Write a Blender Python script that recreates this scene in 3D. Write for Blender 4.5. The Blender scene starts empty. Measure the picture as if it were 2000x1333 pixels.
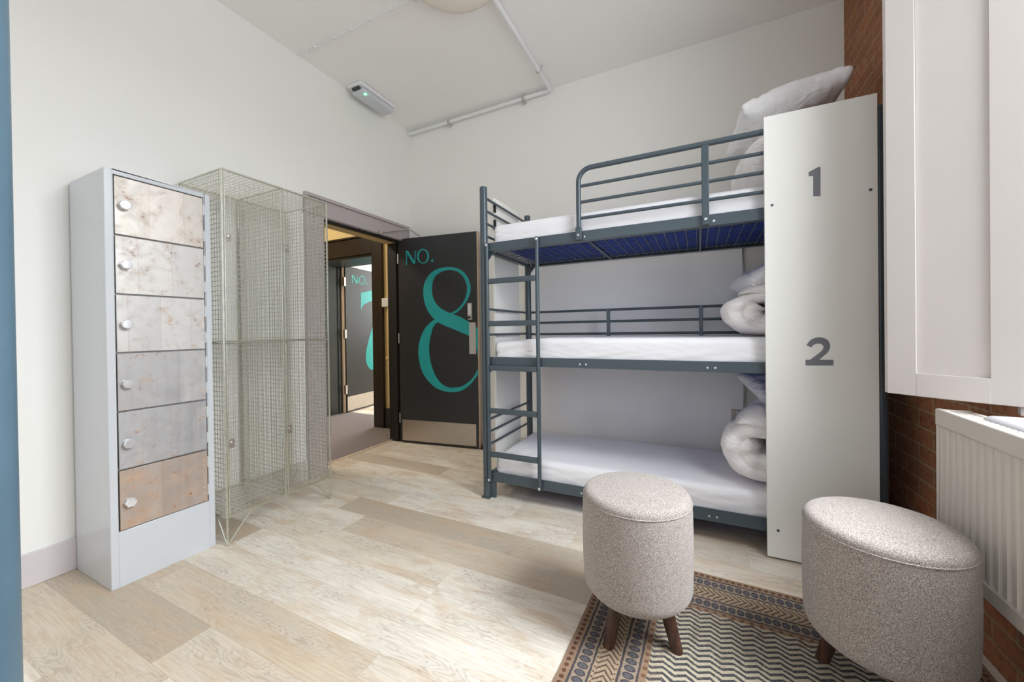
import bpy, bmesh, math, random
from mathutils import Vector, Matrix, noise
random.seed(7)
S = bpy.context.scene
COL = S.collection
PI = math.pi

# ------------------------------------------------------------------ camera
VF, VCX, VCY, VP, VR, VY = 747.471, 1000.364, 651.73, -0.0063, -0.0131, 0.4538
CAM = Vector((2.6926, -3.1471, 1.1093))
fw = Vector((-math.sin(VY), math.cos(VY), 0)); rt = Vector((math.cos(VY), math.sin(VY), 0)); up = Vector((0, 0, 1))
F = math.cos(VP)*fw + math.sin(VP)*up
U0 = -math.sin(VP)*fw + math.cos(VP)*up
R = math.cos(VR)*rt + math.sin(VR)*U0
U = -math.sin(VR)*rt + math.cos(VR)*U0
cd = bpy.data.cameras.new('camera'); cam = bpy.data.objects.new('camera', cd); COL.objects.link(cam)
cam.matrix_world = Matrix(((R.x, U.x, -F.x, CAM.x), (R.y, U.y, -F.y, CAM.y), (R.z, U.z, -F.z, CAM.z), (0, 0, 0, 1)))
cd.sensor_width = 36; cd.lens = VF*36/2000; cd.clip_start = 0.02
cd.shift_x = -(VCX-1000)/2000; cd.shift_y = (VCY-666.5)/2000
S.camera = cam

# ------------------------------------------------------------------ materials
def lin(r, g, b):
    f = lambda c: (c/255/12.92 if c/255 <= .04045 else ((c/255+.055)/1.055)**2.4)
    return (f(r), f(g), f(b), 1)

class G:
    """small helper for building node graphs"""
    def __init__(s, name):
        s.m = bpy.data.materials.new(name); s.m.use_nodes = True
        s.t = s.m.node_tree; s.n = s.t.nodes; s.b = s.n['Principled BSDF']
        s._oc = None
    def link(s, a, b): s.t.links.new(a, b)
    def put(s, inp, v):
        if isinstance(v, (int, float)): inp.default_value = v
        elif isinstance(v, tuple): inp.default_value = v
        else: s.link(v, inp)
    def coord(s):
        if s._oc is None: s._oc = s.n.new('ShaderNodeTexCoord').outputs['Object']
        return s._oc
    def sep(s, v=None):
        n = s.n.new('ShaderNodeSeparateXYZ'); s.link(v or s.coord(), n.inputs[0]); return n.outputs[0], n.outputs[1], n.outputs[2]
    def comb(s, x, y, z=0.0):
        n = s.n.new('ShaderNodeCombineXYZ'); s.put(n.inputs[0], x); s.put(n.inputs[1], y); s.put(n.inputs[2], z); return n.outputs[0]
    def mth(s, op, a, b=None, c=None):
        n = s.n.new('ShaderNodeMath'); n.operation = op
        s.put(n.inputs[0], a)
        if b is not None: s.put(n.inputs[1], b)
        if c is not None: s.put(n.inputs[2], c)
        return n.outputs[0]
    def noise(s, vec, scale=5, detail=4, rough=.55, dist=0.0):
        n = s.n.new('ShaderNodeTexNoise'); s.link(vec, n.inputs['Vector'])
        n.inputs['Scale'].default_value = scale; n.inputs['Detail'].default_value = detail
        n.inputs['Roughness'].default_value = rough; n.inputs['Distortion'].default_value = dist
        return n.outputs[0]
    def white(s, vec):
        n = s.n.new('ShaderNodeTexWhiteNoise'); n.noise_dimensions = '3D'; s.link(vec, n.inputs['Vector']); return n.outputs['Value']
    def mapping(s, vec, scale=(1, 1, 1), loc=(0, 0, 0)):
        n = s.n.new('ShaderNodeMapping'); s.link(vec, n.inputs[0]); n.inputs['Scale'].default_value = scale; n.inputs['Location'].default_value = loc
        return n.outputs[0]
    def ramp(s, fac, stops):
        n = s.n.new('ShaderNodeValToRGB'); s.put(n.inputs[0], fac); e = n.color_ramp.elements
        while len(e) < len(stops): e.new(.5)
        for k, (p, c) in zip(e, stops): k.position = p; k.color = c
        return n.outputs[0]
    def mix(s, fac, a, b, mode='MIX'):
        n = s.n.new('ShaderNodeMix'); n.data_type = 'RGBA'; n.blend_type = mode
        s.put(n.inputs[0], fac); s.put(n.inputs[6], a); s.put(n.inputs[7], b); return n.outputs[2]
    def sm(s, v, lo, hi, a=0.0, b=1.0):
        n = s.n.new('ShaderNodeMapRange'); s.put(n.inputs[0], v)
        n.inputs[1].default_value = lo; n.inputs[2].default_value = hi; n.inputs[3].default_value = a; n.inputs[4].default_value = b
        return n.outputs[0]
    def bump(s, h, strength=.2, dist=.01):
        n = s.n.new('ShaderNodeBump'); n.inputs['Strength'].default_value = strength; n.inputs['Distance'].default_value = dist
        s.link(h, n.inputs['Height']); s.link(n.outputs[0], s.b.inputs['Normal'])
    def fin(s, col=None, rough=None, metal=None, spec=None):
        if col is not None: s.put(s.b.inputs['Base Color'], col)
        if rough is not None: s.put(s.b.inputs['Roughness'], rough)
        if metal is not None: s.put(s.b.inputs['Metallic'], metal)
        if spec is not None: s.put(s.b.inputs['Specular IOR Level'], spec)
        return s.m

def paint(name, rgb, rough=.5, metal=0.0, var=.04, scale=6, bump=0.0, bscale=90, spec=.5):
    g = G(name); c = lin(*rgb)
    k = g.noise(g.coord(), scale, 3)
    lo = tuple(x*(1-var) for x in c[:3])+(1,); hi = tuple(min(1, x*(1+var)) for x in c[:3])+(1,)
    g.fin(g.ramp(k, [(.3, lo), (.7, hi)]), rough, metal, spec)
    if bump: g.bump(g.noise(g.coord(), bscale, 3), bump, .004)
    return g.m

M = {}
M['wall'] = paint('wall_paint', (238, 237, 233), .75, var=.012, scale=1.5, bump=.08, bscale=40, spec=.2)
M['ceiling'] = paint('ceiling_paint', (246, 245, 243), .8, var=.015, scale=1.2, bump=.08, bscale=25, spec=.2)
M['trim'] = paint('trim_paint', (208, 202, 203), .4, var=.01)
M['lintrim'] = paint('door_casing_paint', (178, 168, 168), .45, var=.02)
M['shutter'] = paint('shutter_paint', (212, 205, 202), .4, var=.01)
M['cream'] = paint('corridor_paint', (216, 194, 140), .7, var=.03, scale=2)
M['darkbrown'] = paint('dark_brown_gloss', (36, 28, 24), .35, var=.1)
M['darkgrey'] = paint('dark_slate_gloss', (58, 64, 66), .35, var=.12, scale=3)
M['black'] = paint('door_black_paint', (44, 45, 47), .45, var=.06, scale=3, bump=.03)
M['teal'] = paint('teal_paint', (30, 164, 164), .5, var=.05, scale=12)
M['slate'] = paint('slate_blue_metal', (76, 88, 96), .32, .2, var=.04)
M['bluepost'] = paint('bright_blue_metal', (88, 114, 130), .35, .1, var=.05, scale=9)  # slate blue made lighter, with the window light put into the paint
M['grey'] = paint('pale_grey_steel_paint', (203, 207, 212), .2, .0, var=.01)
M['white'] = paint('white_laminate', (243, 243, 238), .28, var=.008)
M['board'] = paint('grey_white_board', (246, 246, 248), .45, var=.01)
M['sheet'] = paint('white_cotton_sheet', (240, 239, 243), .85, var=.012, scale=8, bump=.12, bscale=18, spec=.2)
M['duvet'] = paint('white_duvet_cotton', (238, 233, 233), .85, var=.02, scale=10, bump=.3, bscale=16, spec=.2)
M['pillow'] = paint('pillow_slip', (238, 238, 242), .55, var=.02, scale=10, bump=.3, bscale=14, spec=.35)
def cloth(name, rgb, wr, scale):
    g = G(name); a = g.noise(g.coord(), scale, 5, .6, 1.2); b = g.noise(g.mapping(g.coord(), (1, 1, 3)), scale*.45, 3, .5, 2.0)
    h = g.mth('ADD', g.mth('ABSOLUTE', g.mth('SUBTRACT', a, .5)), g.mth('MULTIPLY', g.mth('ABSOLUTE', g.mth('SUBTRACT', b, .5)), 1.6))
    g.fin(lin(*rgb), .8, 0.0, .25); g.bump(h, wr, .05); return g.m
M['duvet'] = cloth('white_quilt_cotton', (250, 246, 246), .34, 9)
M['pillow'] = cloth('white_pillow_slip', (250, 250, 252), .34, 8)
M['navy'] = paint('navy_ticking', (30, 68, 198), .6, var=.12, scale=30)
M['numeral'] = paint('grey_vinyl', (122, 124, 132), .5, var=.02)
M['rubber'] = paint('black_rubber', (25, 25, 26), .6)
M['plastic'] = paint('white_plastic', (232, 233, 235), .35, var=.01)
M['radiator'] = paint('radiator_enamel', (214, 206, 198), .35, var=.015)
M['pine'] = paint('door_edge_wood', (206, 182, 158), .5, var=.08, scale=14)
M['lampglass'] = paint('opal_shade', (240, 232, 221), .35, var=.02)
M['stone'] = paint('painted_sill', (168, 168, 171), .4, var=.05, scale=5)
M['shadowgap'] = paint('black_gap', (20, 18, 17), .7)  # dark paint of the doorway linings

def metal(name, rgb, rough, var=.1, scale=(3, 3, 60)):
    g = G(name); c = lin(*rgb)
    k = g.noise(g.mapping(g.coord(), scale), 4, 4)
    lo = tuple(x*(1-var) for x in c[:3])+(1,); hi = tuple(min(1, x*(1+var)) for x in c[:3])+(1,)
    return g.fin(g.ramp(k, [(.3, lo), (.7, hi)]), g.sm(k, .2, .8, rough*.8, rough*1.3), 1.0)
M['steel'] = metal('brushed_steel', (196, 190, 184), .33)
M['chrome'] = metal('chrome', (225, 226, 230), .12, .02)
M['satin'] = paint('satin_chrome', (226, 227, 230), .22, .55, var=.01)
M['alu'] = paint('anodised_aluminium', (196, 192, 186), .42, .35, var=.03)
M['wire'] = metal('galvanised_wire', (217, 217, 205), .36, .12, (20, 20, 20))
M['bolt'] = metal('zinc_bolt', (225, 226, 228), .25, .02)

def rusty(name, seed, rust, orange, base=(196, 190, 186)):
    g = G(name); c = g.mapping(g.coord(), (1, 1, 1), (seed*3.7, seed*1.9, seed*2.3))
    x, y, z = g.sep(g.coord())
    cell = g.mth('FLOOR', g.mth('ADD', g.mth('MULTIPLY', y, 7.0+seed*.5), seed*2.37))
    cf = g.mth('FRACT', g.mth('ADD', g.mth('MULTIPLY', y, 7.0+seed*.5), seed*2.37))
    band = g.white(g.comb(cell, seed*1.0, 0.0))                                    # broad mill bands
    soft = g.noise(g.comb(g.mth('MULTIPLY', y, 26), g.mth('MULTIPLY', z, 1.2), seed*4.0), 1, 3, .6)
    fine = g.noise(g.mapping(c, (1, 14, 40)), 3, 5, .65)
    spots = g.noise(c, 30, 6, .72)
    blot = g.noise(g.mapping(c, (1, 5, 6)), 2.4, 5, .65, .5)
    col = g.ramp(band, [(.0, lin(base[0]-6, base[1]-6, base[2]-4)), (.5, lin(*base)), (1, lin(base[0]+8, base[1]+8, base[2]+9))])
    col = g.mix(g.sm(soft, .35, .7, 0, .25), col, lin(212, 208, 204))
    col = g.mix(g.mth('MULTIPLY', g.sm(blot, .4, .6, .2, 1), g.sm(spots, .45, .7, 0, .45)), col, lin(158, 138, 124))
    streak = g.mth('MULTIPLY', g.sm(cf, .0, .035, 1, 0), g.sm(fine, .35, .6, .05, .5))
    col = g.mix(streak, col, lin(178, 132, 106))
    om = g.mth('MULTIPLY', g.sm(blot, .60-orange*.2, .74-orange*.2), g.sm(spots, .36, .6, .1, .7))
    om = g.mth('MULTIPLY', om, g.sm(band, .15, .5, .25, 1.0))
    col = g.mix(om, col, lin(196, 158, 124))
    col = g.mix(g.mth('MULTIPLY', g.sm(spots, .64-rust*.06, .70-rust*.06), g.sm(blot, .45, .62, 0, .8)), col, lin(134, 84, 66))
    g.fin(col, g.sm(blot, .3, .7, .36, .6), g.sm(blot, .45, .7, .4, .1))
    g.bump(spots, .08, .002)
    return g.m

def floor_mat():
    g = G('oak_plank_floor'); x, y, z = g.sep()
    W, L = .178, 1.22
    yy = g.mth('DIVIDE', g.mth('ADD', y, .0395+20*W), W)
    row = g.mth('FLOOR', yy); fy = g.mth('FRACT', yy)
    off = g.white(g.comb(row, 3.3, 1.1))
    xx = g.mth('ADD', g.mth('DIVIDE', g.mth('ADD', x, 20.0), L), off)
    colm = g.mth('FLOOR', xx); fx = g.mth('FRACT', xx)
    idr = g.white(g.comb(row, colm, .5)); id2 = g.white(g.comb(colm, row, 7.5))
    v = g.comb(g.mth('ADD', x, g.mth('MULTIPLY', idr, 31)), g.mth('ADD', y, g.mth('MULTIPLY', id2, 17)), 0.0)
    warp = g.noise(g.mapping(v, (1.6, 7, 1)), 1.3, 3, .5)
    rings = g.mth('SINE', g.mth('ADD', g.mth('MULTIPLY', warp, 150), g.mth('MULTIPLY', y, 110)))
    grain = g.noise(g.mapping(v, (3, 70, 1)), 2.0, 5, .65)
    cloud = g.noise(g.mapping(v, (2, 6, 1)), 1.6, 3, .5)
    base = g.ramp(idr, [(0, lin(190, 176, 157)), (.22, lin(216, 202, 181)), (.5, lin(238, 230, 216)), (.8, lin(245, 239, 228)), (1, lin(206, 190, 168))])
    base = g.mix(g.sm(cloud, .35, .75, 0, .35), base, lin(196, 192, 186))
    warm = g.noise(g.mapping(v, (1.4, 5, 1)), 2.3, 4, .6, .8)
    base = g.mix(g.sm(warm, .48, .68, 0, .55), base, lin(206, 178, 146))
    base = g.mix(g.sm(grain, .42, .7, 0, .38), base, lin(170, 144, 114))
    base = g.mix(g.mth('MULTIPLY', g.sm(rings, .2, 1.0, 0, .35), g.sm(cloud, .4, .65)), base, lin(150, 130, 110))
    knot = g.noise(g.mapping(v, (5, 9, 1)), 1.7, 2, .5)
    base = g.mix(g.sm(knot, .74, .82, 0, .6), base, lin(140, 112, 86))
    e1 = g.mth('MINIMUM', fy, g.mth('SUBTRACT', 1.0, fy)); e2 = g.mth('MULTIPLY', g.mth('MINIMUM', fx, g.mth('SUBTRACT', 1.0, fx)), L/W)
    e = g.sm(g.mth('MINIMUM', e1, e2), .004, .014)
    base = g.mix(g.mth('MULTIPLY', g.mth('SUBTRACT', 1.0, e), .22), base, lin(150, 128, 104))
    g.fin(base, g.sm(grain, .3, .7, .38, .55), 0.0, .4)
    g.bump(g.mth('ADD', g.mth('MULTIPLY', grain, .5), e), .06, .001)
    return g.m
M['floor'] = floor_mat()

def brick_mat():
    g = G('red_brick'); x, y, z = g.sep()
    n = g.n.new('ShaderNodeTexBrick'); g.link(g.comb(y, z, 0.0), n.inputs['Vector'])
    n.inputs['Scale'].default_value = 1; n.inputs['Brick Width'].default_value = .225; n.inputs['Row Height'].default_value = .075
    n.inputs['Mortar Size'].default_value = .006; n.inputs['Mortar Smooth'].default_value = .3; n.inputs['Bias'].default_value = 0
    n.inputs['Color1'].default_value = lin(168, 114, 82); n.inputs['Color2'].default_value = lin(138, 96, 74); n.inputs['Mortar'].default_value = lin(168, 148, 122)
    k = g.noise(g.coord(), 9, 5, .65); k2 = g.noise(g.coord(), 40, 4, .7)
    c = g.mix(g.sm(k, .3, .7, 0, .55), n.outputs[0], lin(166, 112, 76))
    c = g.mix(g.sm(k2, .45, .75, 0, .6), c, lin(92, 54, 42))
    g.fin(c, .85, 0.0, .2)
    g.bump(g.mth('SUBTRACT', g.mth('MULTIPLY', k2, .4), n.outputs[1]), .7, .008)
    return g.m
M['brick'] = brick_mat()
M['brick_front'] = paint('front_wall_paint', (225, 224, 221), .8)

def fabric_mat():
    g = G('heather_wool'); c = g.coord()
    a = g.noise(c, 380, 2, .7); b = g.noise(c, 900, 2, .6); d = g.noise(c, 60, 3, .6)
    col = g.ramp(a, [(.36, lin(112, 101, 95)), (.5, lin(166, 156, 150)), (.64, lin(214, 208, 203))])
    col = g.mix(g.sm(b, .35, .7, 0, .35), col, lin(130, 116, 108))
    col = g.mix(g.sm(d, .3, .7, 0, .2), col, lin(170, 158, 150))
    g.fin(col, .95, 0.0, .15); g.b.inputs['Sheen Weight'].default_value = .25
    g.bump(a, .35, .002); return g.m
M['wool'] = fabric_mat()

def wood_mat():
    g = G('walnut_leg'); k = g.noise(g.mapping(g.coord(), (40, 40, 4)), 2, 5, .6)
    g.fin(g.ramp(k, [(.3, lin(44, 28, 22)), (.55, lin(72, 46, 34)), (.75, lin(100, 66, 48))]), .4); return g.m
M['walnut'] = wood_mat()

def carpet_mat():
    g = G('grey_ribbed_carpet'); x, y, z = g.sep()
    s = g.mth('SINE', g.mth('MULTIPLY', g.mth('ADD', x, g.mth('MULTIPLY', y, .2)), 420)); k = g.noise(g.coord(), 160, 3, .7)
    col = g.mix(g.sm(s, -1, 1, 0, .6), lin(158, 150, 150), lin(98, 92, 96)); col = g.mix(g.sm(k, .3, .7, 0, .4), col, lin(122, 112, 108))
    g.fin(col, .95, 0.0, .1); g.bump(s, .4, .004); return g.m
M['carpet'] = carpet_mat()

def rug_mat(w, h):
    g = G('block_print_rug'); x, y, z = g.sep()
    du = g.mth('MINIMUM', x, g.mth('SUBTRACT', w, x)); dv = g.mth('MINIMUM', g.mth('MULTIPLY', y, -1.0), g.mth('ADD', y, h))
    k = g.noise(g.coord(), 55, 3, .6); kk = g.noise(g.coord(), 260, 3, .7)
    wob = g.mth('MULTIPLY', g.mth('SUBTRACT', k, .5), .008)
    isu = g.mth('LESS_THAN', du, dv)
    d = g.mth('ADD', g.mth('MINIMUM', du, dv), wob)
    p = g.mth('ADD', g.mth('MULTIPLY', isu, y), g.mth('MULTIPLY', g.mth('SUBTRACT', 1.0, isu), x))
    p = g.mth('ADD', p, 10.0)
    cream, navy, rust, tan = lin(196, 186, 164), lin(64, 68, 76), lin(118, 84, 68), lin(152, 128, 106)
    def band(lo, hi):
        return g.mth('MULTIPLY', g.mth('GREATER_THAN', d, lo), g.mth('LESS_THAN', d, hi))
    def tri(v, per):     # 0..1 triangle wave
        f = g.mth('FRACT', g.mth('DIVIDE', v, per)); return g.mth('MULTIPLY', g.mth('ABSOLUTE', g.mth('SUBTRACT', f, .5)), 2.0)
    # field: zigzag rows running along x
    tz = tri(g.mth('ADD', g.mth('ADD', x, 10.0), g.mth('MULTIPLY', wob, 1.2)), .068)
    fr = g.mth('FRACT', g.mth('DIVIDE', g.mth('ADD', g.mth('ADD', y, 10.0), g.mth('ADD', g.mth('MULTIPLY', tz, .018), wob)), .0235))
    zz = g.mth('MULTIPLY', g.mth('LESS_THAN', fr, .47), g.sm(kk, .3, .42))
    col = g.mix(zz, cream, navy)
    tint = g.noise(g.coord(), 16, 2, .5)
    col = g.mix(g.mth('MULTIPLY', g.sm(tint, .56, .66, 0, .45), g.mth('SUBTRACT', 1.0, zz)), col, tan)
    def over(mask, c):
        nonlocal col
        col = g.mix(mask, col, c)
    over(band(-1, .26), tan)
    def ovals(lo, hi, per):
        c0 = (lo+hi)/2; r = (hi-lo)/2
        a = g.mth('DIVIDE', g.mth('SUBTRACT', d, c0), r*.8)
        f = g.mth('MULTIPLY', g.mth('SUBTRACT', g.mth('FRACT', g.mth('DIVIDE', p, per)), .5), 2.25)
        q = g.mth('ADD', g.mth('MULTIPLY', a, a), g.mth('MULTIPLY', f, f))
        over(band(lo, hi), lin(158, 144, 128))
        over(g.mth('MULTIPLY', band(lo, hi), g.mth('LESS_THAN', q, 1.0)), navy)
        over(g.mth('MULTIPLY', g.mth('LESS_THAN', q, .42), g.mth('MULTIPLY', band(lo, hi), g.sm(kk, .45, .5))), lin(104, 108, 116))
    ovals(.044, .09, .029); ovals(.184, .230, .029)
    for a, b in ((.035, .043), (.091, .098), (.174, .182), (.231, .238)): over(band(a, b), navy)
    # chevrons between the two oval rows
    tc = g.mth('ABSOLUTE', g.mth('SUBTRACT', d, .136))
    fc = g.mth('FRACT', g.mth('DIVIDE', g.mth('ADD', p, tc), .022))
    over(band(.098, .174), lin(172, 154, 130))
    over(g.mth('MULTIPLY', band(.108, .164), g.mth('LESS_THAN', fc, .36)), lin(84, 70, 62))
    for lo, hi, per in ((.004, .033, .024), (.239, .262, .03), (.099, .109, .02), (.163, .173, .02)):
        c0 = (lo+hi)/2; f = g.mth('MULTIPLY', g.mth('SUBTRACT', g.mth('FRACT', g.mth('DIVIDE', p, per)), .5), per)
        a = g.mth('SUBTRACT', d, c0); q = g.mth('ADD', g.mth('MULTIPLY', a, a), g.mth('MULTIPLY', f, f))
        rr = min((hi-lo)*.32, .008)
        over(g.mth('MULTIPLY', band(lo, hi), g.mth('LESS_THAN', q, rr*rr)), rust if per > .025 else lin(96, 62, 50))
    over(g.mth('MULTIPLY', band(-1, .3), g.sm(kk, .5, .62, 0, .5)), rust)
    col = g.mix(g.sm(kk, .35, .75, 0, .3), col, lin(120, 104, 90))
    g.fin(col, .95, 0.0, .1); g.bump(kk, .4, .003); return g.m

# ------------------------------------------------------------------ mesh helpers
class MB:
    def __init__(s): s.v = []; s.f = []
    def add(s, vs, fs):
        o = len(s.v); s.v += [tuple(v) for v in vs]; s.f += [tuple(i+o for i in f) for f in fs]; return s
    def box(s, x0, x1, y0, y1, z0, z1):
        return s.add([(x0, y0, z0), (x1, y0, z0), (x1, y1, z0), (x0, y1, z0), (x0, y0, z1), (x1, y0, z1), (x1, y1, z1), (x0, y1, z1)],
                     [(0, 3, 2, 1), (4, 5, 6, 7), (0, 1, 5, 4), (1, 2, 6, 5), (2, 3, 7, 6), (3, 0, 4, 7)])
    def obox(s, c, ax, ay, az, hx, hy, hz):
        c = Vector(c); vs = []
        for k in (-1, 1):
            for (i, j) in ((-1, -1), (1, -1), (1, 1), (-1, 1)): vs.append(c+ax*hx*i+ay*hy*j+az*hz*k)
        return s.add(vs, [(0, 3, 2, 1), (4, 5, 6, 7), (0, 1, 5, 4), (1, 2, 6, 5), (2, 3, 7, 6), (3, 0, 4, 7)])
    def tube(s, pts, r, n=10, r2=None, caps=True):
        pts = [Vector(p) for p in pts]; m = len(pts); prev = None; rings = []
        for i, p in enumerate(pts):
            t = (pts[min(i+1, m-1)]-pts[max(i-1, 0)]).normalized()
            if prev is None:
                a = Vector((0, 0, 1)) if abs(t.z) < .9 else Vector((1, 0, 0)); u = t.cross(a).normalized()
            else: u = (prev-t*prev.dot(t)).normalized()
            prev = u; w = t.cross(u); rr = r if r2 is None else r+(r2-r)*i/(m-1)
            rings.append([p+u*rr*math.cos(2*PI*k/n+PI/n)+w*rr*math.sin(2*PI*k/n+PI/n) for k in range(n)])
        vs = [q for g in rings for q in g]; fs = []
        for i in range(m-1):
            for k in range(n): fs.append((i*n+k, i*n+(k+1) % n, (i+1)*n+(k+1) % n, (i+1)*n+k))
        if caps: fs.append(tuple(range(n-1, -1, -1))); fs.append(tuple(range((m-1)*n, m*n)))
        return s.add(vs, fs)
    def lathe(s, prof, c=(0, 0, 0), n=48, axis='z'):
        vs = []; fs = []; m = len(prof)
        for (r, z) in prof:
            for k in range(n):
                a = 2*PI*k/n; p = (r*math.cos(a), r*math.sin(a), z)
                if axis == 'x': p = (p[2], p[0], p[1])
                if axis == 'y': p = (p[1], p[2], p[0])
                vs.append((c[0]+p[0], c[1]+p[1], c[2]+p[2]))
        for i in range(m-1):
            for k in range(n): fs.append((i*n+k, i*n+(k+1) % n, (i+1)*n+(k+1) % n, (i+1)*n+k))
        if prof[0][0] > 1e-6: fs.append(tuple(range(n-1, -1, -1)))
        if prof[-1][0] > 1e-6: fs.append(tuple(range((m-1)*n, m*n)))
        return s.add(vs, fs)

ROOT = {}
def origin_of(parent):
    o = Vector((0, 0, 0))
    while parent is not None: o += parent.location; parent = parent.parent
    return o
def build(name, mb, mat, parent=None, origin=None, smooth=False, bevel=0, angle=40, subsurf=0, weld=True, seg=2):
    base = origin_of(parent) if parent else Vector(origin or (0, 0, 0))
    me = bpy.data.meshes.new(name); me.from_pydata([tuple(Vector(v)-base) for v in mb.v], [], mb.f)
    bm = bmesh.new(); bm.from_mesh(me)
    if weld: bmesh.ops.remove_doubles(bm, verts=bm.verts, dist=1e-6)
    bmesh.ops.recalc_face_normals(bm, faces=bm.faces); bm.to_mesh(me); bm.free()
    if smooth:
        me.shade_smooth(); me.set_sharp_from_angle(angle=math.radians(angle))
    me.materials.append(M[mat] if isinstance(mat, str) else mat)
    o = bpy.data.objects.new(name, me); COL.objects.link(o)
    if parent is not None: o.parent = parent
    else: o.location = base
    if bevel:
        b = o.modifiers.new('bevel', 'BEVEL'); b.width = bevel; b.segments = seg; b.limit_method = 'ANGLE'; b.angle_limit = math.radians(35)
        me.shade_smooth(); me.set_sharp_from_angle(angle=math.radians(50))
    if subsurf:
        b = o.modifiers.new('subdivision', 'SUBSURF'); b.levels = subsurf; b.render_levels = subsurf
    return o
def thing(name, loc, label, cat, group=None):
    o = bpy.data.objects.new(name, None); COL.objects.link(o); o.location = loc; o.empty_display_size = .1
    o['label'] = label; o['category'] = cat
    if group: o['group'] = group
    return o
def tag(o, label, cat, group=None):
    o['label'] = label; o['category'] = cat
    if group: o['group'] = group
    return o
def struct(o, label=None):
    o['kind'] = 'structure'
    if label: o['label'] = label
    return o
def bx(*a): return MB().box(*a)

# ------------------------------------------------------------------ the setting
W, FR, HC = 3.543, -5.3, 3.204           # right wall, front wall, ceiling height
DY0, DY1, DH = -1.06, -.135, 2.035       # doorway in the left wall
TH = .185
struct(build('floor', bx(-.15, W+.3, FR-.1, .0, -.06, 0), 'floor'))
struct(build('ceiling', bx(-.02, W+.3, FR, .02, HC, HC+.1), 'ceiling'))
struct(build('wall_left', MB().box(-TH, 0, FR, DY0, -.06, HC).box(-TH, 0, DY1, .0, -.06, HC).box(-TH, 0, DY0, DY1, DH, HC), 'wall'))
struct(build('wall_back', bx(-TH, W+.3, .0, .199, -.06, HC), 'wall'))
FX0, FX1, FZ0, FZ1 = .55, 3.05, .75, 2.95      # unseen window added behind the camera to let in fill light
struct(build('wall_front', MB().box(-TH, FX0, FR-.2, FR, -.06, HC).box(FX1, W+.3, FR-.2, FR, -.06, HC).box(FX0, FX1, FR-.2, FR, -.06, FZ0).box(FX0, FX1, FR-.2, FR, FZ1, HC), 'brick_front'))
m = MB(); Y0_, Y1_ = FR-.16, FR-.1
m.box(FX0, FX0+.06, Y0_, Y1_, FZ0, FZ1).box(FX1-.06, FX1, Y0_, Y1_, FZ0, FZ1).box(FX0+.06, FX1-.06, Y0_, Y1_, FZ0, FZ0+.06).box(FX0+.06, FX1-.06, Y0_, Y1_, FZ1-.06, FZ1).box((FX0+FX1)/2-.025, (FX0+FX1)/2+.025, Y0_, Y1_, FZ0+.06, FZ1-.06)
struct(build('window_3', m, 'trim', bevel=.003))
WZ0, WZ1 = .84, 2.95
win = [(-2.86, -1.46), (-4.75, -3.35)]  # the second one is out of view, added to brighten the lower left
mb = MB(); xr = W+.3
mb.box(W, xr, win[0][1], 0, -.06, HC).box(W, xr, win[1][1], win[0][0], -.06, HC).box(W, xr, FR, win[1][0], -.06, HC)
for a, b in win: mb.box(W, xr, a, b, -.06, WZ0).box(W, xr, a, b, WZ1, HC)
struct(build('wall_right', mb, 'brick'))
# painted window reveals, frames and sills
for i, (a, b) in enumerate(win):
    m = MB().box(W+.004, xr, b-.012, b, WZ0, WZ1).box(W+.004, xr, a, a+.012, WZ0, WZ1).box(W+.004, xr, a+.012, b-.012, WZ1-.012, WZ1)
    struct(build('trim_%d' % (i+1), m, 'stone'))
    m = MB(); X0, X1 = xr-.07, xr-.01
    m.box(X0, X1, a+.012, a+.07, WZ0, WZ1-.012).box(X0, X1, b-.07, b-.012, WZ0, WZ1-.012).box(X0, X1, a+.07, b-.07, WZ1-.07, WZ1-.012)
    m.box(X0, X1, a+.07, b-.07, WZ0, WZ0+.06).box(X0+.01, X1-.01, a+.07, b-.07, 1.86, 1.90)
    struct(build('window_%d' % (i+1), m, 'trim', bevel=.003))
    m = MB(); n = 10
    prof = [(xr, WZ0-.05), (W-.07, WZ0-.05)]+[(W-.07-.025*math.sin(t), WZ0-.025-.025*math.cos(t)) for t in [PI*k/n for k in range(1, n)]]+[(W-.07, WZ0), (xr, WZ0)]
    pts = [(x, a-.04, z) for x, z in prof]+[(x, b-.05, z) for x, z in prof]; k = len(prof)
    m.add(pts, [tuple(range(k))]+[tuple(range(2*k-1, k-1, -1))]+[(j, (j+1) % k, k+(j+1) % k, k+j) for j in range(k)])
    struct(build('trim_%d' % (i+3), m, 'stone', smooth=True))
# skirting boards
struct(build('baseboard_left', bx(0, .014, FR, -1.222, 0, .15), 'trim', bevel=.003))
struct(build('baseboard_back', bx(0.02, W, -.012, 0, 0, .15), 'trim', bevel=.003))
struct(build('baseboard_front', bx(.014, W, FR, FR+.014, 0, .15), 'trim', bevel=.003))
# doorway: pinkish grey casing and dark linings
m = MB()
m.box(0, .022, DY0-.162, DY1+.085, DH-.005, 2.165).box(0, .034, DY0-.162, DY1+.085, 2.165, 2.192).box(0, .030, DY0-.15, DY1+.08, DH+.0, DH+.02)
m.box(0, .022, DY0-.162, DY0, 0, DH-.005).box(0, .034, DY0-.162, DY0-.132, 0, 2.165)
m.box(0, .016, DY1+.005, DY1+.085, 0, DH-.005)
struct(build('trim_5', m, 'lintrim', bevel=.004))
struct(build('trim_12', bx(-TH-.002, -.05, DY0+.022, DY1-.022, DH-.016, DH), 'cream'))
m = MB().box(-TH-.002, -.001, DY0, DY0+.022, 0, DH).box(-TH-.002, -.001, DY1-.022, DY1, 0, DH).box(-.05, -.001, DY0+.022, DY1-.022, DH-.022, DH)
m.box(-.14, -.06, DY1-.038, DY1-.022, 0, DH-.022).box(-.14, -.06, DY0+.022, DY0+.036, 0, DH-.022)
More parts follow.
